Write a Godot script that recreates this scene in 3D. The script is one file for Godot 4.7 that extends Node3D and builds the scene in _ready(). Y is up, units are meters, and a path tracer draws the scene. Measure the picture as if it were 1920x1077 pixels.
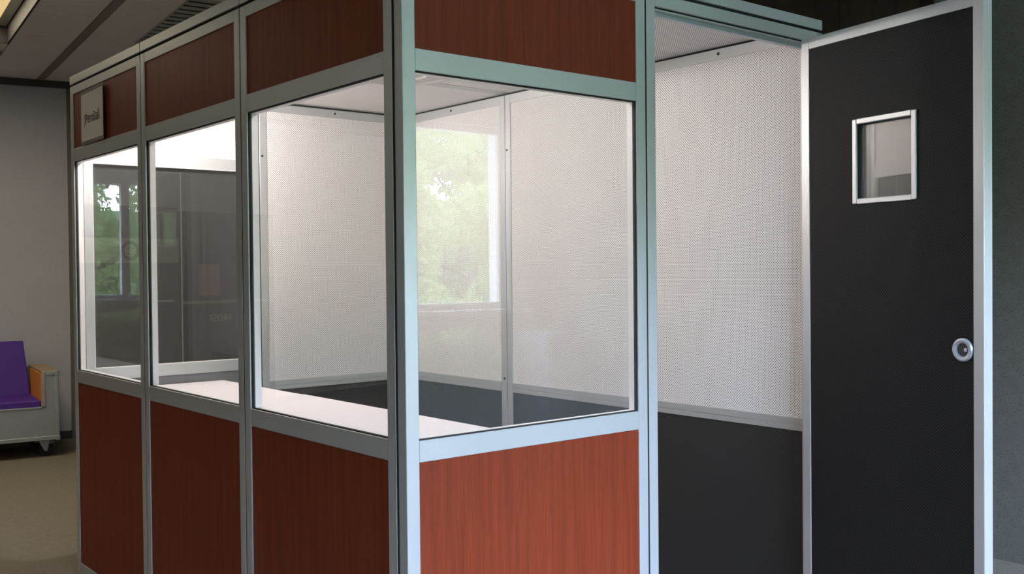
extends Node3D

# ---------------------------------------------------------------- dimensions
const T := 0.035            # thickness of a booth panel
const ST := 0.0385          # width of a stile
const H := 1.996            # height of front and side panels
const HB := 2.010           # height of back and end panels
const Y_LW := 0.797         # top of the lower inset
const Y_WB := 0.8466        # bottom of the window
const Y_WT := 1.692         # top of the window
const Y_UI := 1.7423        # bottom of the upper inset
const Y_UT := 1.963         # top of the upper inset
const CEIL := 2.68
const LAMP := [0.22, 0.08, 0.95]
const WX := 3.0             # inner face of the window wall

var M := {}
var taken := {}
var rng := RandomNumberGenerator.new()

# ---------------------------------------------------------------- helpers
func numbered(called: String) -> String:
	if not taken.has(called):
		taken[called] = 0
		return called
	taken[called] += 1
	return "%s_%03d" % [called, taken[called]]

func thing(called: String, label: String, category: String, at := Vector3.ZERO, turn := 0.0, group := "") -> Node3D:
	var o := Node3D.new()
	o.name = numbered(called)
	add_child(o)
	o.position = at
	o.rotation.y = turn
	tag(o, label, category, group)
	return o

func tag(o: Node, label: String, category: String, group := "", kind := "") -> void:
	if label: o.set_meta("label", label)
	if category: o.set_meta("category", category)
	if group: o.set_meta("group", group)
	if kind: o.set_meta("kind", kind)

func group_part(called: String, parent: Node3D, at := Vector3.ZERO, turn := 0.0, label := "") -> Node3D:
	var o := Node3D.new()
	o.name = called
	parent.add_child(o, true)
	o.position = at
	o.rotation.y = turn
	if label: o.set_meta("label", label)
	return o

func mb() -> SurfaceTool:
	var st := SurfaceTool.new()
	st.begin(Mesh.PRIMITIVE_TRIANGLES)
	return st

func obj(called: String, st: SurfaceTool, mat: Material, parent: Node3D = null, label := "") -> MeshInstance3D:
	st.generate_normals()
	return inst(called, st.commit(), mat, parent, label)

func inst(called: String, mesh: Mesh, mat: Material, parent: Node3D = null, label := "") -> MeshInstance3D:
	var o := MeshInstance3D.new()
	o.mesh = mesh
	o.material_override = mat
	if parent == null:
		o.name = numbered(called)
		add_child(o)
	else:
		o.name = called
		parent.add_child(o, true)
	if label: o.set_meta("label", label)
	return o

func structure(called: String, st: SurfaceTool, mat: Material) -> MeshInstance3D:
	var o := obj(called, st, mat)
	o.set_meta("kind", "structure")
	return o

# quad given counter-clockwise as seen from outside; written clockwise for Godot
func quad(st: SurfaceTool, a: Vector3, b: Vector3, c: Vector3, d: Vector3) -> void:
	st.set_smooth_group(-1)
	for p: Vector3 in [a, c, b, a, d, c]:
		st.add_vertex(p)

func tri(st: SurfaceTool, a: Vector3, b: Vector3, c: Vector3) -> void:
	st.set_smooth_group(-1)
	for p: Vector3 in [a, c, b]:
		st.add_vertex(p)

# box from lo to hi whose edges are chamfered by e, moved by x
func box(st: SurfaceTool, lo: Vector3, hi: Vector3, e := 0.0, x := Transform3D.IDENTITY) -> void:
	var c := (lo + hi) * 0.5
	var h := (hi - lo) * 0.5
	h = h.abs()
	e = minf(e, minf(h.x, minf(h.y, h.z)) * 0.49)
	var ax := [Vector3.RIGHT, Vector3.UP, Vector3.BACK]
	for i in 3:
		var j := (i + 1) % 3
		var k := (i + 2) % 3
		for s in [-1.0, 1.0]:
			var o: Vector3 = ax[i] * h[i] * s
			var u: Vector3 = ax[j] * (h[j] - e)
			var v: Vector3 = ax[k] * (h[k] - e)
			if s > 0: quad(st, x * (c + o - u - v), x * (c + o + u - v), x * (c + o + u + v), x * (c + o - u + v))
			else: quad(st, x * (c + o - u - v), x * (c + o - u + v), x * (c + o + u + v), x * (c + o + u - v))
	if e <= 0.0: return
	for i in 3:
		var j := (i + 1) % 3
		var k := (i + 2) % 3
		for sj in [-1.0, 1.0]:
			for sk in [-1.0, 1.0]:
				var l: Vector3 = ax[i] * (h[i] - e)
				var p: Vector3 = ax[j] * h[j] * sj + ax[k] * (h[k] - e) * sk
				var q: Vector3 = ax[j] * (h[j] - e) * sj + ax[k] * h[k] * sk
				if sj * sk > 0: quad(st, x * (c - l + p), x * (c + l + p), x * (c + l + q), x * (c - l + q))
				else: quad(st, x * (c - l + p), x * (c - l + q), x * (c + l + q), x * (c + l + p))
	for sx in [-1.0, 1.0]:
		for sy in [-1.0, 1.0]:
			for sz in [-1.0, 1.0]:
				var a := Vector3(h.x * sx, (h.y - e) * sy, (h.z - e) * sz)
				var b := Vector3((h.x - e) * sx, h.y * sy, (h.z - e) * sz)
				var d := Vector3((h.x - e) * sx, (h.y - e) * sy, h.z * sz)
				if sx * sy * sz > 0: tri(st, x * (c + a), x * (c + b), x * (c + d))
				else: tri(st, x * (c + a), x * (c + d), x * (c + b))

func one_box(called: String, lo: Vector3, hi: Vector3, mat: Material, parent: Node3D = null, e := 0.0, label := "") -> MeshInstance3D:
	var st := mb()
	box(st, lo, hi, e)
	return obj(called, st, mat, parent, label)

# profile of (radius, height) turned about the y axis, then moved by x
func lathe(st: SurfaceTool, prof: Array, n: int, x := Transform3D.IDENTITY) -> void:
	st.set_smooth_group(-1)
	for i in n:
		var a := TAU * i / n
		var b := TAU * (i + 1) / n
		for k in prof.size() - 1:
			var p: Vector2 = prof[k]
			var q: Vector2 = prof[k + 1]
			var pa := Vector3(p.x * cos(a), p.y, -p.x * sin(a))
			var pb := Vector3(p.x * cos(b), p.y, -p.x * sin(b))
			var qa := Vector3(q.x * cos(a), q.y, -q.x * sin(a))
			var qb := Vector3(q.x * cos(b), q.y, -q.x * sin(b))
			if p.x > 1e-6: tri(st, x * pa, x * pb, x * qb)
			if q.x > 1e-6: tri(st, x * pa, x * qb, x * qa)

func tube(st: SurfaceTool, a: Vector3, b: Vector3, ra: float, rb: float, n := 8) -> void:
	var d := (b - a)
	var y := d.normalized()
	var z := y.cross(Vector3.RIGHT if absf(y.x) < 0.8 else Vector3.BACK).normalized()
	var bs := Basis(y.cross(z), y, z)
	lathe(st, [Vector2(0, 0), Vector2(ra, 0), Vector2(rb, d.length()), Vector2(0, d.length())], n, Transform3D(bs, a))

# ---------------------------------------------------------------- materials
func mat(color: Color, rough := 0.7, metal := 0.0) -> StandardMaterial3D:
	var m := StandardMaterial3D.new()
	m.albedo_color = color
	m.roughness = rough
	m.metallic = metal
	return m

func tri_tex(m: StandardMaterial3D, im: Image, scale: Vector3, world := true) -> void:
	m.albedo_texture = ImageTexture.create_from_image(im)
	m.uv1_triplanar = true
	m.uv1_world_triplanar = world
	m.uv1_triplanar_sharpness = 8.0
	m.uv1_scale = scale

# a perforated sheet: two staggered holes to a cell, the felt behind shows in them
func holes(sheet: Color, felt: Color, r := 0.225) -> Image:
	var n := 48
	var im := Image.create(n, n, false, Image.FORMAT_RGB8)
	for y in n:
		for x in n:
			var u := (x + 0.5) / n
			var v := (y + 0.5) / n
			var d := 9.0
			for c: Vector2 in [Vector2(0.25, 0.25), Vector2(0.75, 0.75)]:
				var du := absf(u - c.x)
				var dv := absf(v - c.y)
				d = minf(d, Vector2(minf(du, 1.0 - du), minf(dv, 1.0 - dv)).length())
			im.set_pixel(x, y, felt.lerp(sheet, clampf((d - r) / 0.04 + 0.5, 0.0, 1.0)))
	return im

# cherry laminate: fine upright streaks and a few broad arched figures
func wood_image() -> Image:
	var w := 1024
	var h := 512
	var im := Image.create(w, h, false, Image.FORMAT_RGB8)
	var fine := FastNoiseLite.new()
	fine.seed = 3
	fine.frequency = 0.09
	var wide := FastNoiseLite.new()
	wide.seed = 8
	wide.frequency = 0.012
	var bend := FastNoiseLite.new()
	bend.seed = 21
	bend.frequency = 0.006
	for y in h:
		var ty := TAU * y / h
		for x in w:
			var tx := TAU * x / w
			# wraps in both directions
			var p := Vector3(cos(tx) * 163.0, sin(tx) * 163.0, 30.0 * sin(ty))
			var b := bend.get_noise_3d(p.x, p.y, 60.0 * cos(ty) + 40.0 * sin(ty)) * 9.0
			var f := fine.get_noise_3d(p.x * 2.2 + b, p.y * 2.2, p.z * 0.3)
			var g := wide.get_noise_3d(p.x * 2.0 + b * 3.0, p.y * 2.0, p.z * 0.8)
			var rings := sin((p.x + p.y) * 0.35 + b * 2.0 + g * 6.0)
			var t := 0.5 + f * 0.28 + g * 0.32 + rings * 0.06
			im.set_pixel(x, y, Color(0.385, 0.14, 0.07).lerp(Color(0.545, 0.235, 0.125), clampf(t, 0.0, 1.0)))
	return im

func speckle(base: Color, dark: Color, light: Color, freq: float, cut: float, seed_: int) -> Image:
	var n := 512
	var im := Image.create(n, n, false, Image.FORMAT_RGB8)
	var a := FastNoiseLite.new()
	a.seed = seed_
	a.frequency = freq
	var b := FastNoiseLite.new()
	b.seed = seed_ + 5
	b.frequency = freq * 0.12
	var R := n / TAU
	for y in n:
		for x in n:
			var p := Vector3(x, y, 0)
			var s := a.get_noise_3d(p.x, p.y, 0.0)
			var t := b.get_noise_3d(p.x, p.y, 0.0)
			var c := base.lerp(light, clampf(0.5 + t, 0.0, 1.0) * 0.5)
			c = c.lerp(dark, smoothstep(cut, cut + 0.18, s))
			im.set_pixel(x, y, c)
	return im

func make_materials() -> void:
	M.alu = mat(Color(0.76, 0.765, 0.765), 0.43, 0.52)
	M.black = mat(Color(0.03, 0.03, 0.034), 0.75)
	M.wood = mat(Color.WHITE, 0.5)
	M.wood.metallic_specular = 0.3
	tri_tex(M.wood, wood_image(), Vector3(1.7, 0.9, 1.7))
	var white_holes := holes(Color(0.915, 0.905, 0.90), Color(0.30, 0.285, 0.27), 0.185)
	var dark_holes := holes(Color(0.155, 0.152, 0.155), Color(0.04, 0.04, 0.04), 0.2)
	M.perf_white = mat(Color.WHITE, 0.55)
	tri_tex(M.perf_white, white_holes, Vector3.ONE * 100.0)
	M.perf_black = mat(Color.WHITE, 0.6)
	tri_tex(M.perf_black, dark_holes, Vector3.ONE * 100.0)
	M.perf_door = mat(Color.WHITE, 0.6)
	M.perf_door.metallic_specular = 0.25
	tri_tex(M.perf_door, dark_holes, Vector3.ONE * 104.0, false)
	M.perf_grey = mat(Color(0.42, 0.42, 0.43), 0.6)
	M.glass = mat(Color(1, 1, 1, 0.02), 0.0)
	M.glass.transparency = BaseMaterial3D.TRANSPARENCY_ALPHA
	M.vision = mat(Color(0.86, 0.84, 0.82, 0.02), 0.0, 0.2)
	M.vision.transparency = BaseMaterial3D.TRANSPARENCY_ALPHA
	M.desk = mat(Color(0.94, 0.915, 0.925), 0.38)
	M.bead = mat(Color(0.93, 0.925, 0.92), 0.45)
	M.white_sheet = mat(Color(0.88, 0.865, 0.86), 0.6)
	M.white = mat(Color(0.86, 0.85, 0.83), 0.5)
	M.paper = mat(Color(0.86, 0.85, 0.82), 0.8)
	M.sleeve = mat(Color(0.47, 0.46, 0.44), 0.3)
	M.ink = mat(Color(0.36, 0.32, 0.30), 0.9)
	M.tile = mat(Color.WHITE, 0.95)
	tri_tex(M.tile, speckle(Color(0.90, 0.88, 0.88), Color(0.78, 0.765, 0.765), Color(0.93, 0.915, 0.915), 0.12, 0.32, 4), Vector3.ONE * 1.6)
	M.runner = mat(Color(0.55, 0.52, 0.50), 0.8)
	M.trim = mat(Color(0.23, 0.235, 0.235), 0.6)
	M.trim_grey = mat(Color(0.42, 0.415, 0.40), 0.6)
	M.wall = mat(Color.WHITE, 0.85)
	tri_tex(M.wall, speckle(Color(0.75, 0.745, 0.79), Color(0.735, 0.73, 0.775), Color(0.77, 0.765, 0.81), 0.05, 0.3, 12), Vector3.ONE * 0.8)
	M.dark_shaded_wall = mat(Color(0.36, 0.35, 0.35), 0.85)  # grey includes the booth's shade on the wall past the door
	M.dark_door = mat(Color(0.30, 0.295, 0.29), 0.55)
	M.plaster = mat(Color(0.72, 0.71, 0.69), 0.9)
	M.rough_wall = mat(Color.WHITE, 0.95)
	tri_tex(M.rough_wall, speckle(Color(0.38, 0.372, 0.345), Color(0.27, 0.265, 0.25), Color(0.44, 0.43, 0.40), 0.10, 0.28, 31), Vector3.ONE * 2.3)
	M.brown = mat(Color(0.24, 0.18, 0.13), 0.7)
	M.brown_alt = mat(Color(0.215, 0.165, 0.12), 0.7)
	M.carpet = mat(Color.WHITE, 1.0)
	tri_tex(M.carpet, speckle(Color(0.50, 0.465, 0.41), Color(0.40, 0.37, 0.325), Color(0.54, 0.505, 0.445), 0.22, 0.2, 17), Vector3.ONE * 1.5)
	M.purple = mat(Color(0.32, 0.155, 0.60), 0.55)
	M.orange = mat(Color(0.90, 0.57, 0.08), 0.6)
	M.ply = mat(Color(0.66, 0.56, 0.44), 0.6)
	M.steel = mat(Color(0.72, 0.745, 0.78), 0.36, 0.55)
	M.dimple = mat(Color(0.69, 0.71, 0.74), 0.40, 0.45)
	var dn := Image.create(32, 32, false, Image.FORMAT_L8)
	for y in 32:
		for x in 32:
			var q := Vector2(fposmod(x + 0.5, 16.0) - 8.0, fposmod(y + 0.5 + (8.0 if x >= 16 else 0.0), 16.0) - 8.0)
			var v := clampf(1.0 - q.length() / 6.0, 0.0, 1.0)
			dn.set_pixel(x, y, Color(v, v, v))
	M.dimple.heightmap_enabled = true
	M.dimple.heightmap_texture = ImageTexture.create_from_image(dn)
	M.dimple.heightmap_scale = 0.08
	M.dimple.uv1_triplanar = true
	M.dimple.uv1_scale = Vector3.ONE * 52.0
	M.rubber = mat(Color(0.10, 0.115, 0.15), 0.6)
	M.slat = mat(Color(0.66, 0.69, 0.67), 0.6)
	M.duct = mat(Color(0.10, 0.10, 0.10), 0.9)
	M.fixture = mat(Color(0.16, 0.13, 0.12), 0.7)
	M.reflector = mat(Color(0.82, 0.83, 0.76), 0.25, 0.3)
	M.tube_glow = mat(Color(0.95, 0.85, 0.68), 0.5)
	M.tube_glow.emission_enabled = true
	M.tube_glow.emission = Color(1.0, 0.86, 0.62)
	M.tube_glow.emission_energy_multiplier = 0.7
	M.led_glow = mat(Color(1.0, 0.97, 0.92), 0.5)
	M.led_glow.emission_enabled = true
	M.led_glow.emission = Color(1.0, 0.95, 0.87)
	M.led_glow.emission_energy_multiplier = 2.0
	M.grass = mat(Color(0.36, 0.42, 0.26), 1.0)
	M.paving = mat(Color(0.62, 0.61, 0.58), 1.0)
	M.bark = mat(Color(0.28, 0.23, 0.18), 0.95)
	var leaf_colors := [Color(0.42, 0.50, 0.27), Color(0.35, 0.45, 0.25), Color(0.50, 0.56, 0.33)]
	for i in 3:
		var lm := mat(leaf_colors[i], 0.7)
		lm.backlight_enabled = true
		lm.backlight = Color(0.45, 0.55, 0.25)
		M["leaf%d" % i] = lm
	M.pot = mat(Color(0.16, 0.16, 0.17), 0.6)
	M.banner = mat(Color(0.20, 0.20, 0.215), 0.6)
	M.banner_band = mat(Color(0.55, 0.53, 0.50), 0.6)
	M.banner_ink = mat(Color(0.05, 0.05, 0.055), 0.6)
	M.banner_text = mat(Color(0.75, 0.74, 0.72), 0.6)
	M.picture = mat(Color(0.58, 0.40, 0.37), 0.6)
	M.box_brown = mat(Color(0.42, 0.20, 0.12), 0.6)
	M.cabinet = mat(Color(0.75, 0.76, 0.78), 0.5)
	M.letter_dark = mat(Color(0.16, 0.11, 0.10), 0.7)
	M.letter_cream = mat(Color(0.93, 0.88, 0.70), 0.7)

# ---------------------------------------------------------------- booth panels (local: x along, y up, outer face at z = 0, inner at z = -T)
func stiles(p: Node3D, w: float, h: float, h1 := -1.0, g0 := 0.003, g1 := 0.003) -> void:
	if h1 < 0.0: h1 = h
	one_box("stile", Vector3(g0, 0.0, -T), Vector3(ST, h1, 0), M.alu, p, 0.0012)
	one_box("stile", Vector3(w - ST, 0.0, -T), Vector3(w - g1, h, 0), M.alu, p, 0.0012)

func rail(p: Node3D, w: float, y0: float, y1: float, called := "rail") -> void:
	one_box(called, Vector3(ST + 0.0003, y0, -T + 0.0002), Vector3(w - ST - 0.0003, y1, -0.0004), M.alu, p, 0.0008)

func inset(p: Node3D, w: float, y0: float, y1: float, lining: Material) -> void:
	one_box("wood_inset", Vector3(ST - 0.004, y0 - 0.004, -0.012), Vector3(w - ST + 0.004, y1 + 0.004, -0.0035), M.wood, p)
	one_box("perforated_lining", Vector3(ST - 0.004, y0 - 0.004, -T + 0.004), Vector3(w - ST + 0.004, y1 + 0.004, -T + 0.007), lining, p)

func hole_plug(p: Node3D, x: float, y: float) -> void:
	var st := mb()
	lathe(st, [Vector2(0, 0), Vector2(0.0052, 0), Vector2(0.0052, 0.0016), Vector2(0.0034, 0.0016), Vector2(0.003, 0.0008), Vector2(0, 0.0008)], 14, Transform3D(Basis(Vector3.RIGHT, -PI / 2), Vector3(x, y, -T)))
	obj("screw_socket", st, M.black, p)

func window_panel(booth: Node3D, at: Vector3, turn: float, w: float, h: float, lower_lining: Material, label: String) -> Node3D:
	var p := group_part("window_panel", booth, at, turn, label)
	stiles(p, w, h)
	rail(p, w, Y_UT, h)
	rail(p, w, Y_WT, Y_UI)
	rail(p, w, Y_LW, Y_WB)
	rail(p, w, 0.0, 0.06)
	inset(p, w, Y_UI, Y_UT, M.perf_white)
	inset(p, w, 0.06, Y_LW, lower_lining)
	one_box("pane", Vector3(ST - 0.002, Y_WB - 0.002, -0.0115), Vector3(w - ST + 0.002, Y_WT + 0.002, -0.0075), M.glass, p)
	var st := mb()
	for s in [-1.0, 1.0]:
		var x: float = w * 0.5 + s * (w * 0.5 - ST)
		box(st, Vector3(minf(x, x - s * 0.0025), Y_WB, -0.0145), Vector3(maxf(x, x - s * 0.0025), Y_WT, -0.0045))
		var y: float = Y_WT if s > 0 else Y_WB
		box(st, Vector3(ST, minf(y, y - s * 0.0025), -0.0145), Vector3(w - ST, maxf(y, y - s * 0.0025), -0.0045))
	obj("gasket", st, M.black, p, "black rubber glazing gasket")
	var bd := mb()
	for s in [-1.0, 1.0]:
		var x: float = w * 0.5 + s * (w * 0.5 - ST)
		box(bd, Vector3(minf(x, x - s * 0.002), Y_WB, -T + 0.0005), Vector3(maxf(x, x - s * 0.002), Y_WT, -0.0146))
		var y: float = Y_WT if s > 0 else Y_WB
		box(bd, Vector3(ST + 0.002, minf(y, y - s * 0.002), -T + 0.0005), Vector3(w - ST - 0.002, maxf(y, y - s * 0.002), -0.0146))
	obj("glazing_bead", bd, M.bead, p, "white glazing bead round the inside of the pane")
	return p

func solid_panel(booth: Node3D, at: Vector3, turn: float, w: float, label: String, first_h := HB) -> Node3D:
	var p := group_part("wall_panel", booth, at, turn, label)
	stiles(p, w, HB, first_h, 0.0)
	rail(p, w, 1.972, HB)
	# the rail between white and dark lining is two bars with a groove between them
	rail(p, w, 0.694, 0.7125)
	rail(p, w, 0.7135, 0.737)
	rail(p, w, 0.0, 0.06)
	inset(p, w, 0.737, 1.972, M.perf_white)
	inset(p, w, 0.06, 0.694, M.perf_black)
	hole_plug(p, w * 0.5, 1.993)
	hole_plug(p, w - 0.016, 1.767)
	hole_plug(p, 0.016, 0.752)
	return p

func seal(booth: Node3D, at: Vector3, turn: float, wide: float, h: float) -> void:
	var p := group_part("joint_seal", booth, at, turn)
	one_box("rubber_strip", Vector3(-wide * 0.5, 0.0, -T + 0.0012), Vector3(wide * 0.5, h, -0.0012), M.black, p)

func build_booth() -> void:
	var b := thing("interpreter_booth", "modular booth of cherry wood and glass panels in aluminium frames, its door open", "booth")
	# front: three window panels facing +z, from the corner outwards
	for k in 3:
		window_panel(b, Vector3(-T - 0.8 * (k + 1), 0, 0), 0.0, 0.8, H, M.perf_black, ["front window panel at the corner", "middle front window panel", "front window panel with the paper sign"][k])
		if k: seal(b, Vector3(-T - 0.8 * k, 0, 0), 0.0, 0.006, H)
	seal(b, Vector3(-T, 0, 0), 0.0, 0.006, H)
	# side: a window panel and the door frame, facing +x
	window_panel(b, Vector3(0, 0, 0), PI / 2, 0.8, H, M.perf_black, "side window panel beside the doorway")
	seal(b, Vector3(0, 0, -0.8), PI / 2, 0.006, H)
	door_frame(b)
	# back wall, seen through glass and doorway
	for k in 3:
		solid_panel(b, Vector3(-0.8 * k, 0, -1.6 - T), PI, 0.8, ["back panel seen through the doorway", "middle back panel", "back panel in the far corner"][k], H if k == 0 else HB)
		if k: seal(b, Vector3(-0.8 * k, 0, -1.6 - T), PI, 0.004, HB)
	# end wall
	solid_panel(b, Vector3(-2.4 - T, 0, -1.6), -PI / 2, 0.79, "end panel in the far corner")
	window_panel(b, Vector3(-2.4 - T, 0, -0.81), -PI / 2, 0.775, HB, M.perf_grey, "end panel with a window")
	seal(b, Vector3(-2.4 - T, 0, -0.81), -PI / 2, 0.004, HB)
	build_roof(b)
	build_door(b)

func door_frame(b: Node3D) -> void:
	var p := group_part("door_frame", b, Vector3(0, 0, -0.8), PI / 2, "door frame of bare aluminium")
	one_box("jamb", Vector3(0.003, 0, -T), Vector3(0.0375, H, 0), M.alu, p, 0.0012)
	one_box("jamb", Vector3(0.7625, 0, -T), Vector3(0.799, H, 0), M.alu, p, 0.0012)
	one_box("header", Vector3(0.0378, 1.961, -T + 0.0002), Vector3(0.7622, H, -0.0004), M.alu, p, 0.0008)
	# stop below the header: a grooved strip, then the rebate the door closes against
	one_box("header_groove", Vector3(0.0378, 1.9565, -0.026), Vector3(0.7622, 1.9610, -0.008), M.black, p)
	one_box("header_stop", Vector3(0.0378, 1.9525, -0.029), Vector3(0.7622, 1.9565, -0.006), M.alu, p, 0.0005)
	one_box("header_stop", Vector3(0.0378, 1.9405, -T - 0.004), Vector3(0.7622, 1.9615, -0.020), M.steel, p, 0.0008)
	one_box("threshold", Vector3(0.0378, 0, -T), Vector3(0.7622, 0.012, 0), M.alu, p, 0.001)

func build_roof(b: Node3D) -> void:
	var r := group_part("roof", b, Vector3.ZERO, 0.0, "roof frame of aluminium rails and white perforated ceiling sheets")
	for k in 3:
		var x1 := 0.0 if k == 0 else -T - 0.8 * k - 0.0012
		one_box("roof_rail", Vector3(-T - 0.8 * (k + 1) + (0.0012 if k < 2 else 0.0), 2.0055, -T), Vector3(x1, 2.0375, 0), M.alu, r, 0.0012)
	one_box("roof_rail", Vector3(-T, 2.0055, -1.6 - T), Vector3(0, 2.0375, -T - 0.0005), M.alu, r, 0.0012)
	one_box("roof_rail", Vector3(-2.4 - T, 2.018, -1.6 - T), Vector3(-T - 0.0005, 2.0375, -1.6), M.alu, r, 0.0012)
	one_box("roof_rail", Vector3(-2.4 - T, 2.018, -1.6), Vector3(-2.4, 2.0375, -T - 0.0005), M.alu, r, 0.0012)
	# rubber seam between walls and roof
	var st := mb()
	box(st, Vector3(-2.4 - T + 0.006, H, -T + 0.006), Vector3(-0.006, 2.0055, -0.006))
	box(st, Vector3(-T + 0.003, H, -1.6 - T + 0.001), Vector3(-0.004, 2.0055, -T + 0.006))
	box(st, Vector3(-2.4 - T + 0.006, HB, -1.6 - T + 0.006), Vector3(-T + 0.006, 2.018, -1.606))
	box(st, Vector3(-2.4 - T + 0.006, HB, -1.606), Vector3(-2.406, 2.018, -T + 0.006))
	obj("roof_seam", st, M.black, r, "black seam under the roof")
	for k in 3:
		var xa := -2.4 if k == 2 else -0.8 * (k + 1) + 0.001
		var xb := -T - 0.001 if k == 0 else -0.8 * k - 0.001
		one_box("ceiling_sheet", Vector3(xa + 0.03, 2.0195, -1.6), Vector3(xb - 0.03, 2.034, -T - 0.001), M.perf_white if k == 0 else M.white_sheet, r)
		one_box("ceiling_bar", Vector3(xa, 2.0175, -1.6), Vector3(xa + 0.03, 2.035, -T - 0.001), M.alu, r, 0.001)
		one_box("ceiling_bar", Vector3(xb - 0.03, 2.0175, -1.6), Vector3(xb, 2.035, -T - 0.001), M.alu, r, 0.001)
	# round air outlet under the middle ceiling sheet
	var dome := mb()
	var prof := [Vector2(0.0, -0.072), Vector2(0.06, -0.072), Vector2(0.062, -0.066), Vector2(0.10, -0.066), Vector2(0.103, -0.074), Vector2(0.15, -0.074), Vector2(0.154, -0.066), Vector2(0.19, -0.066), Vector2(0.194, -0.073), Vector2(0.222, -0.071), Vector2(0.236, -0.062), Vector2(0.241, -0.045), Vector2(0.243, -0.0)]
	lathe(dome, prof, 48, Transform3D(Basis.IDENTITY, Vector3(-1.2, 2.0195, -0.78)))
	obj("air_outlet", dome, M.white, r, "round white air outlet with concentric rings")

func build_door(b: Node3D) -> void:
	# hinged at the far jamb, swung out; its inner face looks at the camera side
	var k := 0.98
	var at := Vector3(0.0389, 0.0, -1.5011)
	var d := group_part("door", b, at, -deg_to_rad(10.73), "dark perforated door with a small window, standing open")
	var x0 := -0.033 * k
	var xa := 0.0
	var xb := 0.602 * k
	var x1 := 0.6355 * k
	var y1 := 1.955
	var yt := 1.921
	var t := 0.034
	one_box("stile", Vector3(x0, 0.014, -t), Vector3(xa, y1, 0), M.alu, d, 0.0012)
	one_box("stile", Vector3(xb, 0.014, -t), Vector3(x1, y1, 0), M.alu, d, 0.0012)
	one_box("rail", Vector3(xa + 0.0003, yt, -t), Vector3(xb - 0.0003, y1, -0.0004), M.alu, d, 0.0008)
	one_box("rail", Vector3(xa + 0.0003, 0.014, -t), Vector3(xb - 0.0003, 0.05, -0.0004), M.alu, d, 0.0008)
	# window opening in the sheet
	var gx0 := 0.1990 * k
	var gx1 := 0.4014 * k
	var gy0 := 1.235 + (1.4425 - 1.235) * k
	var gy1 := 1.235 + (1.6686 - 1.235) * k
	for layer in 2:
		var st := mb()
		var za := -0.006 if layer == 0 else -t + 0.003
		var zb := -0.003 if layer == 0 else -t + 0.010
		box(st, Vector3(xa - 0.004, 0.046, za), Vector3(xb + 0.004, gy0 - 0.008, zb))
		box(st, Vector3(xa - 0.004, gy1 + 0.008, za), Vector3(xb + 0.004, yt + 0.004, zb))
		box(st, Vector3(xa - 0.004, gy0 - 0.008, za), Vector3(gx0 - 0.008, gy1 + 0.008, zb))
		box(st, Vector3(gx1 + 0.008, gy0 - 0.008, za), Vector3(xb + 0.004, gy1 + 0.008, zb))
		if layer == 0: obj("perforated_sheet", st, M.perf_door, d, "black perforated sheet")
		else: obj("wood_face", st, M.wood, d)
	# frame of the small window: rounded bars with mitred corners
	var fr := mb()
	var wdt := 0.0165 * k
	for z in [[-0.003, 0.0045]]:
		for s in [-1.0, 1.0]:
			var cx: float = (gx0 + gx1) * 0.5 + s * ((gx1 - gx0) * 0.5 + wdt * 0.5)
			box(fr, Vector3(cx - wdt * 0.5, gy0 - wdt + 0.001, z[0]), Vector3(cx + wdt * 0.5, gy1 + wdt - 0.001, z[1]), 0.003)
			var cy: float = (gy0 + gy1) * 0.5 + s * ((gy1 - gy0) * 0.5 + wdt * 0.5)
			box(fr, Vector3(gx0 + 0.0002, cy - wdt * 0.5, z[0]), Vector3(gx1 - 0.0002, cy + wdt * 0.5, z[1] - 0.0002), 0.003)
	obj("window_frame", fr, M.alu, d, "grey frame of the small door window")
	var lin := mb()
	for s in [-1.0, 1.0]:
		var x: float = (gx0 + gx1) * 0.5 + s * ((gx1 - gx0) * 0.5 + 0.002)
		box(lin, Vector3(x - 0.002, gy0 - 0.004, -t + 0.004), Vector3(x + 0.002, gy1 + 0.004, -0.0032))
		var y: float = (gy0 + gy1) * 0.5 + s * ((gy1 - gy0) * 0.5 + 0.002)
		box(lin, Vector3(gx0, y - 0.002, -t + 0.004), Vector3(gx1, y + 0.002, -0.0032))
	obj("window_lining", lin, M.black, d)
	one_box("window_pane", Vector3(gx0, gy0, -0.022), Vector3(gx1, gy1, -0.018), M.vision, d)
	# round flush pull
	var hx := 0.5683 * k
	var hy := 1.235 + (1.0054 - 1.235) * k
	var ring := mb()
	var face := Transform3D(Basis(Vector3.RIGHT, PI / 2), Vector3(hx, hy, -0.003))
	lathe(ring, [Vector2(0.0315, 0.0), Vector2(0.0315, 0.004), Vector2(0.0295, 0.0075), Vector2(0.026, 0.009), Vector2(0.022, 0.0082), Vector2(0.0192, 0.006), Vector2(0.018, 0.0)], 40, face)
	obj("flush_pull", ring, M.steel, d, "round grey flush pull handle")
	var cup := mb()
	lathe(cup, [Vector2(0.0185, 0.001), Vector2(0.0, 0.001)], 32, face)
	obj("pull_cup", cup, M.trim, d)
	var lock := mb()
	lathe(lock, [Vector2(0.0055, 0.001), Vector2(0.0055, 0.006), Vector2(0.0035, 0.0068), Vector2(0.0, 0.0068)], 18, Transform3D(face.basis, face.origin + Vector3(0.0115, 0, 0)))
	obj("lock_cylinder", lock, M.steel, d)
	for y in [0.25, 1.0, 1.75]:
		var hg := mb()
		lathe(hg, [Vector2(0, 0), Vector2(0.006, 0), Vector2(0.006, 0.08), Vector2(0, 0.08)], 12, Transform3D(Basis.IDENTITY, Vector3(x0 - 0.004, y, -t - 0.002)))
		obj("hinge", hg, M.steel, d)

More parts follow.
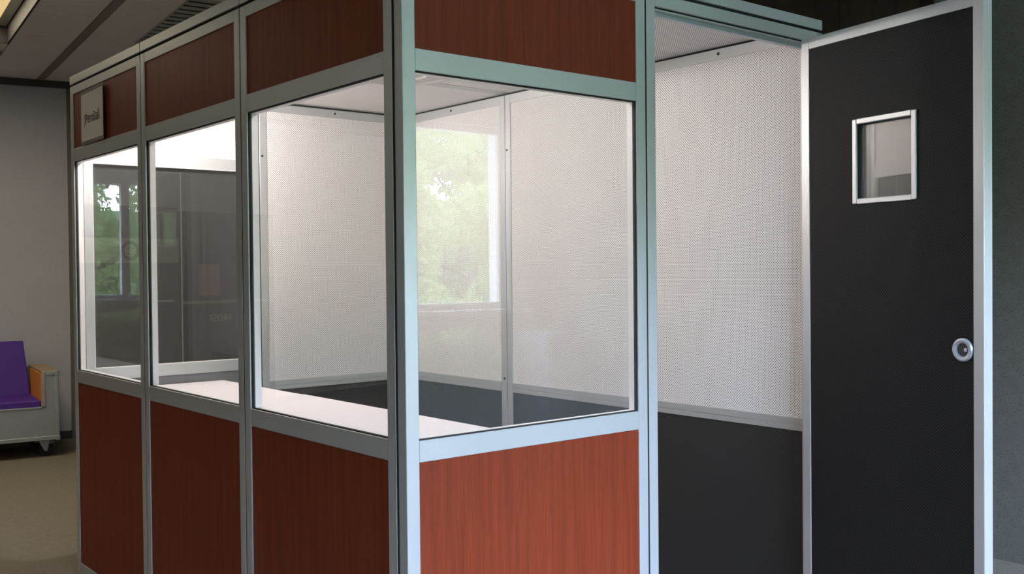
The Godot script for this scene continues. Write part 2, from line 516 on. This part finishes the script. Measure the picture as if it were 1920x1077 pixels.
# ---------------------------------------------------------------- things in and on the booth
func build_desk() -> void:
	var names := ["short white desk board under the end window inside the booth", "long white desk board running along the front windows inside the booth"]
	var ext := [[-2.392, -1.657], [-1.6545, -0.045]]
	for i in 2:
		var d := thing("desk", names[i], "desk", Vector3(ext[i][0], 0, 0))
		var w: float = ext[i][1] - ext[i][0]
		var back := -0.621 if i == 0 else -0.627
		one_box("desk_top", Vector3(0, 0.737, back), Vector3(w, 0.76 + 0.0006 * i, -0.040), M.desk, d, 0.002)
		for s in [0.06, w - 0.09]:
			one_box("leg", Vector3(s, 0.0, -0.56), Vector3(s + 0.03, 0.737, -0.53), M.alu, d, 0.001)
			one_box("leg", Vector3(s, 0.0, -0.12), Vector3(s + 0.03, 0.737, -0.09), M.alu, d, 0.001)

func build_sign() -> void:
	var s := thing("paper_sign", "white paper sign reading JPemBall in a clear sleeve on the upper wood panel", "sign", Vector3(-2.295, 1.744, 0.0015))
	var w := 0.293
	var h := 0.213
	var n := 16
	for part in 2:
		var st := mb()
		var ax := 0.0 if part == 0 else 0.012
		var bx := w if part == 0 else w - 0.006
		var ay := 0.0 if part == 0 else 0.014
		var by := h if part == 0 else h - 0.015
		var off := 0.0 if part == 0 else 0.0006
		for i in n:
			var u0 := lerpf(ax, bx, i / float(n))
			var u1 := lerpf(ax, bx, (i + 1) / float(n))
			var z0 := off + 0.006 * pow(u0 / w, 2.2)
			var z1 := off + 0.006 * pow(u1 / w, 2.2)
			quad(st, Vector3(u0, ay, z0), Vector3(u1, ay, z1), Vector3(u1, by, z1), Vector3(u0, by, z0))
			quad(st, Vector3(u1, ay, z1 - 0.0004), Vector3(u0, ay, z0 - 0.0004), Vector3(u0, by, z0 - 0.0004), Vector3(u1, by, z1 - 0.0004))
		obj("sleeve" if part == 0 else "sheet", st, M.sleeve if part == 0 else M.paper, s)
	var tm := TextMesh.new()
	tm.text = "JPemBall"
	var f := SystemFont.new()
	f.font_names = PackedStringArray(["Droid Sans"])
	tm.font = f
	tm.font_size = 64
	tm.pixel_size = 0.00078
	tm.depth = 0.0004
	var o := inst("lettering", tm, M.ink, s)
	o.position = Vector3(0.150, 0.098, 0.0036)
	o.rotation.y = -0.02

func build_ceiling_spots() -> void:
	# small round lamps under the booth's ceiling, one behind each front window
	var where := ["behind the corner window", "behind the middle window", "next to the end wall"]
	for k in 3:
		var l := thing("ceiling_lamp", "small round lamp under the booth ceiling " + where[k], "lamp", Vector3([-0.42, -1.22, -1.98][k], 2.0195, [-0.36, -0.36, -0.30][k]), 0.0, "lamps under the booth ceiling")
		var st := mb()
		lathe(st, [Vector2(0.0, -0.030), Vector2(0.045, -0.030), Vector2(0.050, -0.026), Vector2(0.050, 0.0), Vector2(0.0, 0.0)], 28)
		obj("housing", st, M.alu, l)
		var ls := mb()
		lathe(ls, [Vector2(0.0, -0.040), Vector2(0.030, -0.038), Vector2(0.038, -0.0305), Vector2(0.0, -0.0305)], 28)
		obj("lens", ls, M.led_glow, l, "glowing lens")
		var o := OmniLight3D.new()
		o.name = "glow"
		o.light_energy = LAMP[k]
		o.light_size = 0.035
		o.light_color = Color(1.0, 0.97, 0.95)
		o.omni_range = 12.0
		o.omni_attenuation = 2.0
		o.shadow_enabled = true
		l.add_child(o)
		o.position = Vector3(0, -0.078, 0)

# ---------------------------------------------------------------- the room
func build_room() -> void:
	# floor and ceiling slabs
	var st := mb()
	box(st, Vector3(-8.2, -0.12, -3.3), Vector3(WX + 0.2, 0.0, 5.7))
	structure("floor", st, M.carpet)
	var cs := mb()
	box(cs, Vector3(-8.2, 2.86, -3.3), Vector3(WX + 0.2, 2.98, 5.7))
	var ceil_ := structure("ceiling", cs, M.plaster)
	build_ceiling(ceil_)
	# left wall stands askew to the booth, as the photograph shows
	var lt := Transform3D(Basis(Vector3.UP, -deg_to_rad(10.5)), Vector3(-6.17, 0, -0.93))
	var ls := mb()
	box(ls, Vector3(-0.15, 0, -0.135), Vector3(0, 2.86, 7.2), 0.0, lt)
	structure("wall_left", ls, M.wall)
	# beyond the trim: a dark door with a panel over it, then shade-darkened wall
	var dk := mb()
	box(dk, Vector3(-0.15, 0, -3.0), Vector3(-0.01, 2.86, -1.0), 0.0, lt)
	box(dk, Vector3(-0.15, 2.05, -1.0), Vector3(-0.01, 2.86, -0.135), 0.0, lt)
	structure("wall_left_2", dk, M.dark_shaded_wall).name = "wall_left_far"
	var dr := Node3D.new()
	dr.name = "door_1"
	add_child(dr)
	dr.transform = lt
	dr.set_meta("kind", "structure")
	one_box("door_leaf", Vector3(-0.06, 0.008, -0.955), Vector3(-0.015, 2.03, -0.185), M.dark_door, dr, 0.002)
	one_box("light_slit_strip", Vector3(-0.06, 0.008, -0.962), Vector3(-0.012, 2.03, -0.956), M.white, dr)  # pale colour stands in for light showing through the door gap
	var jf := mb()
	box(jf, Vector3(-0.09, 0, -1.0), Vector3(-0.002, 2.05, -0.965), 0.002)
	box(jf, Vector3(-0.09, 2.033, -0.965), Vector3(-0.002, 2.05, -0.185), 0.002)
	obj("door_jamb", jf, M.trim, dr)
	var hd := mb()
	tube(hd, Vector3(-0.015, 1.02, -0.88), Vector3(0.035, 1.02, -0.88), 0.009, 0.009, 10)
	tube(hd, Vector3(0.035, 1.02, -0.89), Vector3(0.035, 1.02, -0.77), 0.009, 0.009, 10)
	obj("door_handle", hd, M.steel, dr)
	var bs := mb()
	box(bs, Vector3(0, 0, -0.1345), Vector3(0.012, 0.06, 7.0), 0.002, lt)
	structure("baseboard_left", bs, M.trim)
	var t1 := mb()
	box(t1, Vector3(0, 2.628, -2.5), Vector3(0.018, 2.68, 7.0), 0.002, lt)
	structure("trim_1", t1, M.trim)
	var t2 := mb()
	box(t2, Vector3(-0.05, 0.0, -0.18), Vector3(0.02, 2.628, -0.1352), 0.002, lt)
	structure("trim_2", t2, M.trim_grey)
	# back wall: dark boards behind the booth, speckled plaster to the right of them
	var bw := mb()
	box(bw, Vector3(-8.2, 0, -3.3), Vector3(-0.36, 2.86, -3.12))
	var back := structure("wall_back", bw, M.brown_alt)
	var x := -4.2
	var i := 0
	while x < -0.37:
		var wd := 0.118
		if i == 28: wd = 0.07
		one_box("board", Vector3(x, 0.0, -3.12), Vector3(minf(x + wd - 0.002, -0.362), 2.68, -3.105 if i != 28 else -3.117), M.brown if i % 3 else M.brown_alt, back, 0.001)
		x += wd
		i += 1
	var rw := mb()
	box(rw, Vector3(-0.36, 0, -3.3), Vector3(WX + 0.2, 2.86, -3.02))
	structure("wall_right_back", rw, M.rough_wall).name = "wall_end"
	var re := mb()
	box(re, Vector3(-8.2, 0, 5.5), Vector3(WX + 0.2, 2.86, 5.7))
	structure("wall_rear", re, M.plaster)
	# window wall on the right
	var ws := mb()
	box(ws, Vector3(WX, 0, -3.02), Vector3(WX + 0.2, 1.0, 5.5))
	box(ws, Vector3(WX, 2.12, -3.02), Vector3(WX + 0.2, 2.86, 5.5))
	box(ws, Vector3(WX, 1.0, -3.02), Vector3(WX + 0.2, 2.12, -2.78))
	box(ws, Vector3(WX, 1.0, 1.354), Vector3(WX + 0.2, 2.12, 5.5))
	structure("wall_right", ws, M.plaster)
	for k in 6:
		var z0 := -2.78 + k * 0.689
		var w := Node3D.new()
		w.name = "window_%d" % (k + 1)
		add_child(w)
		w.position = Vector3(WX + 0.05, 1.0, z0)
		w.set_meta("kind", "structure")
		var f := mb()
		box(f, Vector3(0, 0, 0), Vector3(0.06, 1.12, 0.04), 0.003)
		box(f, Vector3(0, 0, 0.649), Vector3(0.06, 1.12, 0.689), 0.003)
		box(f, Vector3(0, 0, 0.0402), Vector3(0.06, 0.04, 0.6488), 0.003)
		box(f, Vector3(0, 1.08, 0.0402), Vector3(0.06, 1.12, 0.6488), 0.003)
		obj("window_frame", f, M.white, w)
		one_box("pane", Vector3(0.028, 0.039, 0.039), Vector3(0.032, 1.081, 0.65), M.glass, w)
	var sl := mb()
	box(sl, Vector3(WX - 0.09, 0.97, -2.9), Vector3(WX + 0.04, 0.999, 1.45), 0.004)
	structure("trim_3", sl, M.white)

func build_ceiling(ceil_: Node3D) -> void:
	# suspended tiles on bars, askew to the booth: a runs along the bars, b across
	var x := Transform3D(Basis(Vector3.UP, -deg_to_rad(6.5)), Vector3.ZERO)
	var rows := [[-3.9, -3.02], [-3.0, -2.11], [-2.09, -1.42], [-1.40, -0.815], [-0.488, -0.215], [-0.157, 0.168], [1.42, 2.31], [2.33, 3.22], [4.15, 5.05], [5.07, 5.97], [5.99, 6.6]]
	var mesh_of := {}
	for r in rows:
		var wd: float = r[1] - r[0]
		for k in range(-3, 17):
			var a0 := -6.45 + 0.61 * k - 0.039
			var key := "%.3f" % wd
			if not mesh_of.has(key):
				var st := mb()
				box(st, Vector3(0, 0, 0), Vector3(0.606, 0.015, wd), 0.003)
				st.generate_normals()
				mesh_of[key] = st.commit()
			tile(ceil_, mesh_of[key], x, a0, r[0], r[1])
	# tiles between the vent and its neighbours
	for k in 20:
		var a0 := -8.28 + 0.61 * k - 0.039
		if a0 + 0.606 > -4.60 and a0 < -3.36: continue
		var key := "vent_row"
		if not mesh_of.has(key):
			var st := mb()
			box(st, Vector3(0, 0, 0), Vector3(0.606, 0.015, 0.32), 0.003)
			st.generate_normals()
			mesh_of[key] = st.commit()
		tile(ceil_, mesh_of[key], x, a0, -0.813, -0.49)
	var sq := mb()
	box(sq, Vector3(0, 0, 0), Vector3(0.606, 0.015, 0.61), 0.003)
	sq.generate_normals()
	mesh_of["0.610"] = sq.commit()
	for k in 20:
		var a0 := -8.28 + 0.61 * k - 0.039
		if a0 + 0.606 > -5.02 and a0 < -3.55: continue
		for b0: float in [0.174, 0.788]:
			tile(ceil_, mesh_of["0.610"], x, a0, b0, b0 + 0.61)
	for k in 20:
		var a0 := -8.28 + 0.61 * k - 0.039
		if a0 + 0.606 > -4.2 and a0 < -1.5: continue
		tile(ceil_, mesh_of["0.890"], x, a0, 3.24, 4.13)
	for b in [-0.186]:
		var st := mb()
		box(st, Vector3(-8.0, CEIL - 0.004, b - 0.026), Vector3(3.4, CEIL + 0.03, b + 0.026), 0.003, x)
		obj("ceiling_bar", st, M.runner, ceil_, "dark grey ceiling bar")
	# filler where the slats and the lamp leave the ceiling open
	for e in [[-5.06, -4.605, -0.813, -0.49], [-3.36, -2.833, -0.813, -0.49], [-5.6, -5.022, 0.174, 1.396], [-3.553, -2.9, 0.174, 1.396], [-4.7, -4.203, 3.24, 4.13], [-1.497, -1.0, 3.24, 4.13]]:
		var st := mb()
		box(st, Vector3(e[0], CEIL, e[2]), Vector3(e[1], CEIL + 0.015, e[3]), 0.003, x)
		obj("ceiling_tile", st, M.tile, ceil_)

func tile(ceil_: Node3D, mesh: Mesh, x: Transform3D, a0: float, b0: float, b1: float) -> void:
	var c := x * Vector3(a0 + 0.3, 0, (b0 + b1) * 0.5)
	if c.x < -7.7 or c.x > WX - 0.25 or c.z < -2.85 or c.z > 5.3: return
	var o := MeshInstance3D.new()
	o.mesh = mesh
	o.material_override = M.tile
	o.name = "ceiling_tile"
	ceil_.add_child(o, true)
	o.transform = x * Transform3D(Basis.IDENTITY, Vector3(a0, CEIL, b0))

func build_vent() -> void:
	var v := thing("ceiling_vent", "long slatted air grille set in the tiled ceiling above the booth", "vent", Vector3.ZERO, -deg_to_rad(6.5))
	var a0 := -4.603
	var a1 := -3.362
	one_box("duct", Vector3(a0, CEIL + 0.10, -0.813), Vector3(a1, CEIL + 0.11, -0.49), M.duct, v)
	var st := mb()
	box(st, Vector3(a0, CEIL - 0.003, -0.497), Vector3(a1, CEIL + 0.05, -0.489), 0.001)
	box(st, Vector3(a0, CEIL - 0.003, -0.814), Vector3(a1, CEIL + 0.05, -0.806), 0.001)
	box(st, Vector3(a0, CEIL - 0.003, -0.806), Vector3(a0 + 0.008, CEIL + 0.05, -0.497), 0.001)
	box(st, Vector3(a1 - 0.008, CEIL - 0.003, -0.806), Vector3(a1, CEIL + 0.05, -0.497), 0.001)
	obj("grille_frame", st, M.slat, v)
	var sm := mb()
	box(sm, Vector3(-0.026, -0.003, -0.805), Vector3(0.026, 0.003, -0.498), 0.001)
	sm.generate_normals()
	var mesh := sm.commit()
	for k in 13:
		var o := inst("slat", mesh, M.slat, v)
		o.position = Vector3(a0 + 0.05 + k * 0.095, CEIL + 0.004, 0)

func build_luminaire(label: String, a0: float, a1: float, b0: float, b1: float, energy: float) -> void:
	var l := thing("ceiling_light", label, "light", Vector3.ZERO, -deg_to_rad(6.5))
	var st := mb()
	box(st, Vector3(a0, CEIL - 0.004, b0), Vector3(a1, CEIL + 0.115, b0 + 0.012), 0.001)
	box(st, Vector3(a0, CEIL - 0.004, b1 - 0.012), Vector3(a1, CEIL + 0.115, b1), 0.001)
	box(st, Vector3(a0, CEIL - 0.004, b0 + 0.0122), Vector3(a0 + 0.012, CEIL + 0.115, b1 - 0.0122), 0.001)
	box(st, Vector3(a1 - 0.012, CEIL - 0.004, b0 + 0.0122), Vector3(a1, CEIL + 0.115, b1 - 0.0122), 0.001)
	box(st, Vector3(a0, CEIL + 0.155, b0), Vector3(a1, CEIL + 0.165, b1), 0.001)
	obj("housing", st, M.fixture, l)
	var rf := mb()
	for s in [-1.0, 1.0]:
		var c: float = (b0 + b1) * 0.5 + s * ((b1 - b0) * 0.5 - 0.045)
		box(rf, Vector3(a0 + 0.013, CEIL + 0.100, c - 0.03), Vector3(a1 - 0.013, CEIL + 0.112, c + 0.03), 0.002)
	box(rf, Vector3(a0 + 0.013, CEIL + 0.100, b0 + 0.07), Vector3(a0 + 0.045, CEIL + 0.112, b1 - 0.07), 0.002)
	obj("reflector", rf, M.reflector, l)
	one_box("diffuser", Vector3(a0 + 0.046, CEIL + 0.104, b0 + 0.072), Vector3(a1 - 0.013, CEIL + 0.114, b1 - 0.072), M.tube_glow, l)
	var a := AreaLight3D.new()
	a.name = "glow"
	a.area_size = Vector2(a1 - a0 - 0.08, b1 - b0 - 0.16)
	a.light_energy = energy
	a.light_color = Color(1.0, 0.96, 0.84)
	a.area_range = 14.0
	a.shadow_enabled = true
	l.add_child(a)
	a.position = Vector3((a0 + a1) * 0.5, CEIL + 0.098, (b0 + b1) * 0.5)
	a.rotation = Vector3(-PI / 2, 0, 0)

# ---------------------------------------------------------------- sofa built from a transport case
func build_sofa() -> void:
	# local: x out of the seat front (0 is the front plane, minus is towards the wall), z along the seat, 0 at the near arm's outer side
	var s := thing("case_sofa", "sofa made from an aluminium transport case on wheels with purple cushions", "sofa", Vector3(-5.385, 0, -0.765), -deg_to_rad(7.0))
	var len := 1.75
	var dep := 0.66
	one_box("front_panel", Vector3(-0.02, 0.145, 0.03), Vector3(-0.006, 0.335, len - 0.03), M.dimple, s)
	one_box("back_panel", Vector3(-dep, 0.145, 0.0), Vector3(-dep + 0.014, 0.571, len), M.dimple, s)
	one_box("base_board", Vector3(-dep + 0.015, 0.145, 0.012), Vector3(-0.021, 0.30, len - 0.012), M.ply, s)
	for e in [0.0, 1.0]:
		var z0: float = 0.0 if e == 0.0 else len - 0.108
		var arm := group_part("arm", s, Vector3(0, 0, z0))
		one_box("case_side", Vector3(-dep + 0.016, 0.145, 0.006), Vector3(-0.008, 0.572, 0.102), M.dimple, arm)
		var edge := mb()
		for z in [0.0, 0.084]:
			box(edge, Vector3(-0.014, 0.118 if z == 0.0 and e == 0.0 or z > 0.0 and e == 1.0 else 0.345, z), Vector3(0.0, 0.583, z + 0.024), 0.003)
		box(edge, Vector3(-0.014, 0.558, 0.0242), Vector3(0.0, 0.583, 0.0838), 0.003)
		box(edge, Vector3(-dep + 0.016, 0.118, 0.0 if e == 0.0 else 0.094), Vector3(-0.0142, 0.145, 0.012 if e == 0.0 else 0.108), 0.003)
		obj("edge_profile", edge, M.steel, arm, "aluminium edge profile")
		one_box("arm_rest", Vector3(-dep + 0.016, 0.5722, 0.002), Vector3(-0.0145, 0.585, 0.106), M.ply, arm, 0.002)
		var zi := 0.102 if e == 0.0 else -0.002
		one_box("side_pad", Vector3(-dep + 0.10, 0.345, zi), Vector3(-0.02, 0.568, zi + 0.008), M.orange, arm, 0.002, "orange side pad")
		for y in [0.13, 0.57]:
			var cb := mb()
			var zc := 0.012 if e == 0.0 else 0.096
			box(cb, Vector3(-0.03, y - 0.018, zc - 0.016), Vector3(0.003, y + 0.018, zc + 0.016), 0.006)
			obj("corner_cap", cb, M.steel, arm)
	var rails := mb()
	box(rails, Vector3(-0.022, 0.335, 0.1082), Vector3(0.0, 0.345, len - 0.1082), 0.002)
	box(rails, Vector3(-0.022, 0.118, 0.0242), Vector3(0.0, 0.145, len - 0.0242), 0.003)
	obj("front_rail", rails, M.steel, s)
	# cushions
	var seat := mb()
	box(seat, Vector3(-dep + 0.09, 0.3015, 0.112), Vector3(-0.024, 0.388, len - 0.112), 0.008)
	obj("seat_cushion", seat, M.purple, s, "purple seat cushion")
	var back := mb()
	box(back, Vector3(-0.09, 0.0, 0.116), Vector3(0.0, 0.40, len - 0.15), 0.005, Transform3D(Basis(Vector3.BACK, deg_to_rad(14.0)) * Basis(Vector3.RIGHT, Vector3(0, 1, 0.075), Vector3.BACK), Vector3(-dep + 0.17, 0.375, 0.0)))
	obj("back_cushion", back, M.purple, s, "purple back cushion leaning on the wall side")
	# wheels
	for p: Vector2 in [Vector2(-0.09, 0.075), Vector2(-0.50, 0.075), Vector2(-0.09, len - 0.08), Vector2(-0.50, len - 0.08)]:
		var c := group_part("caster", s, Vector3(p.x, 0, p.y), deg_to_rad(78.0 if p.x > -0.2 else 62.0))
		var wh := mb()
		lathe(wh, [Vector2(0, -0.015), Vector2(0.04, -0.015), Vector2(0.047, -0.010), Vector2(0.047, 0.010), Vector2(0.04, 0.015), Vector2(0, 0.015)], 24, Transform3D(Basis(Vector3.RIGHT, PI / 2), Vector3(0, 0.047, 0)))
		obj("wheel", wh, M.rubber, c)
		var fk := mb()
		for z in [-0.021, 0.018]:
			# side plate of the fork: wide above, narrow at the axle
			var pa := [Vector3(-0.045, 0.106, z), Vector3(-0.008, 0.036, z), Vector3(0.010, 0.036, z), Vector3(0.022, 0.106, z)]
			var dz := Vector3(0, 0, 0.003)
			quad(fk, pa[0] + dz, pa[1] + dz, pa[2] + dz, pa[3] + dz)
			quad(fk, pa[3], pa[2], pa[1], pa[0])
			for q in 4:
				quad(fk, pa[q], pa[(q + 1) % 4], pa[(q + 1) % 4] + dz, pa[q] + dz)
		box(fk, Vector3(-0.025, 0.100, -0.022), Vector3(0.025, 0.108, 0.022), 0.001)
		box(fk, Vector3(-0.045, 0.108, -0.04), Vector3(0.045, 0.1175, 0.04), 0.001)
		obj("fork", fk, M.steel, c)
		if p.x > -0.2:
			var br := mb()
			box(br, Vector3(0.02, 0.085, -0.015), Vector3(0.075, 0.091, 0.015), 0.002, Transform3D(Basis(Vector3.BACK, 0.25), Vector3(0, -0.008, 0)))
			obj("brake_pedal", br, M.steel, c)

# ---------------------------------------------------------------- things that only show as reflections in the glass
func text(parent: Node3D, words: String, size: float, m: Material, at: Vector3, turn: float, font := "Droid Sans") -> void:
	var tm := TextMesh.new()
	tm.text = words
	var f := SystemFont.new()
	f.font_names = PackedStringArray([font])
	tm.font = f
	tm.font_size = 64
	tm.pixel_size = size / (0.71 * 64.0)
	tm.depth = 0.002
	var o := inst("lettering", tm, m, parent)
	o.position = at
	o.rotation.y = turn

func build_banners() -> void:
	# two dark display boards against the left wall, facing the room (+x)
	var b := thing("display_board", "dark display board with a light band and a round smiling face", "board", Vector3(-6.05, 0, 1.47), -deg_to_rad(10.0))
	one_box("board", Vector3(-0.03, 0.04, -0.42), Vector3(0, 1.76, 0.42), M.banner, b, 0.003)
	one_box("foot", Vector3(-0.12, 0, -0.3), Vector3(0.1, 0.04, 0.3), M.steel, b, 0.004)
	one_box("band", Vector3(0, 1.32, -0.42), Vector3(0.002, 1.51, 0.42), M.banner_band, b)
	var st := mb()
	var face := Transform3D(Basis(Vector3.BACK, -PI / 2), Vector3(0.0022, 1.415, 0.0))
	lathe(st, [Vector2(0.075, 0.0), Vector2(0.075, 0.001), Vector2(0.052, 0.001), Vector2(0.052, 0.0)], 32, face)
	for z in [-0.018, 0.018]:
		lathe(st, [Vector2(0.006, 0.001), Vector2(0.0, 0.001)], 12, Transform3D(face.basis, face.origin + Vector3(0, 0.016, z)))
	for k in 10:
		var a := lerpf(PI * 1.18, PI * 1.82, k / 10.0)
		var c := lerpf(PI * 1.18, PI * 1.82, (k + 1) / 10.0)
		tube(st, face.origin + Vector3(0.001, sin(a) * 0.03, cos(a) * 0.03), face.origin + Vector3(0.001, sin(c) * 0.03, cos(c) * 0.03), 0.003, 0.003, 5)
	obj("emblem", st, M.banner_ink, b, "black ring with a smiling face")
	var c2 := thing("display_cabinet", "dark display cabinet lettered FROST beside the display board", "cabinet", Vector3(-6.25, 0, 2.37), -deg_to_rad(10.0))
	one_box("body", Vector3(-0.30, 0, -0.45), Vector3(0, 1.74, 0.45), M.banner, c2, 0.004)
	one_box("shelf_edge", Vector3(0, 0.985, -0.45), Vector3(0.02, 1.01, 0.45), M.banner_band, c2, 0.002)
	one_box("picture", Vector3(0, 1.05, -0.30), Vector3(0.004, 1.31, -0.10), M.picture, c2)
	one_box("box_front", Vector3(0, 0.42, 0.06), Vector3(0.01, 0.83, 0.30), M.box_brown, c2)
	text(c2, "FROST", 0.055, M.banner_text, Vector3(0.001, 0.86, -0.10), PI / 2)

func leaf_mesh(size: float, n: int, blobs: Array, seed_: int) -> ArrayMesh:
	rng.seed = seed_
	var st := mb()
	for i in n:
		var bl: Vector4 = blobs[rng.randi() % blobs.size()]
		var d := Vector3(rng.randfn(), rng.randfn(), rng.randfn()).normalized() * pow(rng.randf(), 0.35)
		var p := Vector3(bl.x, bl.y, bl.z) + d * bl.w
		var u := Vector3(rng.randfn(), rng.randfn(), rng.randfn()).normalized()
		var v := u.cross(Vector3(rng.randfn(), rng.randfn(), rng.randfn())).normalized()
		var s := size * rng.randf_range(0.6, 1.3)
		# a leaf: two triangles folded along the middle
		var n_ := u.cross(v) * s * 0.15
		tri(st, p - u * s, p + v * s * 0.45 + n_, p + u * s)
		tri(st, p - u * s, p + u * s, p - v * s * 0.45 + n_)
	st.generate_normals()
	return st.commit()

func build_outside() -> void:
	var g := mb()
	box(g, Vector3(WX + 0.2, -0.3, -40), Vector3(60, -0.15, 40))
	structure("ground", g, M.grass)
	var pv := mb()
	box(pv, Vector3(WX + 0.25, -0.16, -40), Vector3(7.0, -0.12, 40))
	structure("pavement", pv, M.paving)
	var k := 0
	for i in 24:
		var near := i < 8
		var far := i >= 16
		var z := -17.2 + 3.7 * i if near else (-20.0 + 3.75 * (i - 8) if not far else -26.0 + 3.8 * (i - 16))
		var hgt := (4.1 if near else (5.6 if not far else 7.4)) + 0.25 * sin(i * 2.3)
		var label := "leafy green tree in the row nearest the windows outside" if near else ("taller green tree in the second row outside" if not far else "tallest green tree in the last row outside")
		var t := thing("tree", label, "tree", Vector3(10.6 + 0.3 * sin(i * 1.7) if near else (16.2 if not far else 22.0), -0.15, z), 0.0, "nearest trees outside" if near else ("second row of trees outside" if not far else "last row of trees outside"))
		var st := mb()
		tube(st, Vector3.ZERO, Vector3(0.05, hgt * 0.55, 0.03), 0.14, 0.08, 9)
		for q in 5:
			var an := TAU * q / 5.0 + i
			tube(st, Vector3(0.03, hgt * (0.3 + 0.05 * q), 0.02), Vector3(cos(an) * 0.9, hgt * (0.5 + 0.06 * q), sin(an) * 0.9), 0.05, 0.02, 6)
		obj("trunk", st, M.bark, t)
		rng.seed = 100 + i
		var blobs := []
		for q in 16:
			blobs.append(Vector4(rng.randf_range(-0.9, 0.9), hgt * lerpf(0.1, 0.83, (q + rng.randf()) / 16.0), rng.randf_range(-1.2, 1.2), rng.randf_range(0.5, 0.8)))
		inst("foliage", leaf_mesh(0.07 if near else 0.10, 14000 if near else 10000, blobs, 500 + i), M["leaf%d" % (i % 3)], t)
	# a clipped hedge closes the view behind the trees
	var hd := thing("hedge", "long tall green hedge behind the trees outside", "hedge", Vector3(27.0, -0.15, -14.0))
	var core := mb()
	box(core, Vector3(-0.8, 0, -24.0), Vector3(0.8, 3.4, 26.0), 0.3)
	obj("hedge_core", core, M.leaf1, hd)
	var hb := []
	for q in 60:
		hb.append(Vector4(-0.5, 0.4 + fposmod(q * 1.7, 3.3), -23.5 + q * 0.83, 0.9))
	inst("foliage", leaf_mesh(0.16, 16000, hb, 900), M.leaf0, hd)
	# potted plant and a low cabinet inside, below the windows
	var p := thing("potted_plant", "bushy green plant in a dark pot on the floor by the windows", "plant", Vector3(2.55, 0, -1.93))
	p.scale = Vector3.ONE * 1.12
	var pot := mb()
	lathe(pot, [Vector2(0, 0), Vector2(0.12, 0), Vector2(0.16, 0.30), Vector2(0.165, 0.32), Vector2(0.145, 0.32), Vector2(0.14, 0.28), Vector2(0, 0.28)], 24)
	obj("pot", pot, M.pot, p)
	inst("foliage", leaf_mesh(0.045, 900, [Vector4(0, 0.55, 0, 0.2), Vector4(0.06, 0.66, 0.1, 0.15), Vector4(-0.05, 0.68, -0.1, 0.15), Vector4(0, 0.45, 0, 0.16)], 77), M.leaf2, p)
	var stem := mb()
	for q in 5:
		tube(stem, Vector3(0.02 * q - 0.04, 0.28, 0), Vector3(cos(q * 1.3) * 0.09, 0.62, sin(q * 1.3) * 0.09), 0.008, 0.004, 6)
	obj("stem", stem, M.bark, p)
	var c := thing("low_cabinet", "low pale grey cabinet by the windows next to the potted plant", "cabinet", Vector3(2.72, 0, -2.62))
	one_box("body", Vector3(-0.2, 0.04, -0.3), Vector3(0.2, 0.86, -0.06), M.cabinet, c, 0.004)
	one_box("plinth", Vector3(-0.18, 0, -0.28), Vector3(0.18, 0.04, -0.08), M.trim, c)
	for z in [-0.29]:
		var dr := one_box("cabinet_door", Vector3(-0.216, 0.06, z), Vector3(-0.201, 0.84, z + 0.22), M.cabinet, c, 0.003)
		one_box("handle", Vector3(-0.232, 0.55, z + 0.11), Vector3(-0.2165, 0.65, z + 0.122), M.steel, dr, 0.003)
	# lettering on the window: reads from outside, so it shows the right way round in the glass of the booth
	var l := thing("window_lettering", "dark adhesive letters on the window above the potted plant", "lettering", Vector3(WX + 0.084, 1.30, -2.46))
	text(l, "J.P.", 0.15, M.letter_dark, Vector3(0, 0, 0), PI / 2)

# ---------------------------------------------------------------- scene
func _ready() -> void:
	# camera
	var cam := Camera3D.new()
	cam.name = "camera"
	add_child(cam)
	var yaw := 0.882
	var pitch := -0.0163
	var roll := -0.0096
	var fwd := Vector3(-sin(yaw) * cos(pitch), sin(pitch), -cos(yaw) * cos(pitch))
	var r := Vector3(cos(yaw), 0, -sin(yaw))
	var u := r.cross(fwd)
	cam.transform = Transform3D(Basis(r * cos(roll) + u * sin(roll), u * cos(roll) - r * sin(roll), -fwd), Vector3(1.9458, 1.2351, 1.285))
	cam.fov = rad_to_deg(2.0 * atan(538.5 / 1928.46))
	cam.near = 0.05
	cam.far = 200.0
	cam.current = true
	# sky and exposure
	var sky := ProceduralSkyMaterial.new()
	sky.sky_top_color = Color(0.66, 0.755, 0.90)
	sky.sky_horizon_color = Color(0.86, 0.89, 0.93)
	sky.ground_bottom_color = Color(0.30, 0.31, 0.27)
	sky.ground_horizon_color = Color(0.45, 0.46, 0.42)
	var s := Sky.new()
	s.sky_material = sky
	var env := Environment.new()
	env.background_mode = Environment.BG_SKY
	env.sky = s
	env.background_energy_multiplier = 62.0
	env.tonemap_mode = Environment.TONE_MAPPER_LINEAR
	env.tonemap_exposure = 1.0
	env.sdfgi_enabled = true
	env.ssao_enabled = true
	env.ssil_enabled = true
	var we := WorldEnvironment.new()
	we.environment = env
	add_child(we)
	# the setting, then the things
	make_materials()
	build_room()
	build_booth()
	build_desk()
	build_ceiling_spots()
	build_luminaire("recessed fluorescent ceiling light with dark sides between the booth and the sofa", -5.02, -3.555, 0.172, 1.396, 3.0)
	build_luminaire("unseen recessed ceiling light added to brighten the booth front and the ceiling", -4.2, -1.5, 3.24, 4.13, 2.2)  # out-of-view fixture, added to lift the ceiling and booth front
	build_vent()
	build_sofa()
	build_sign()
	build_banners()
	build_outside()
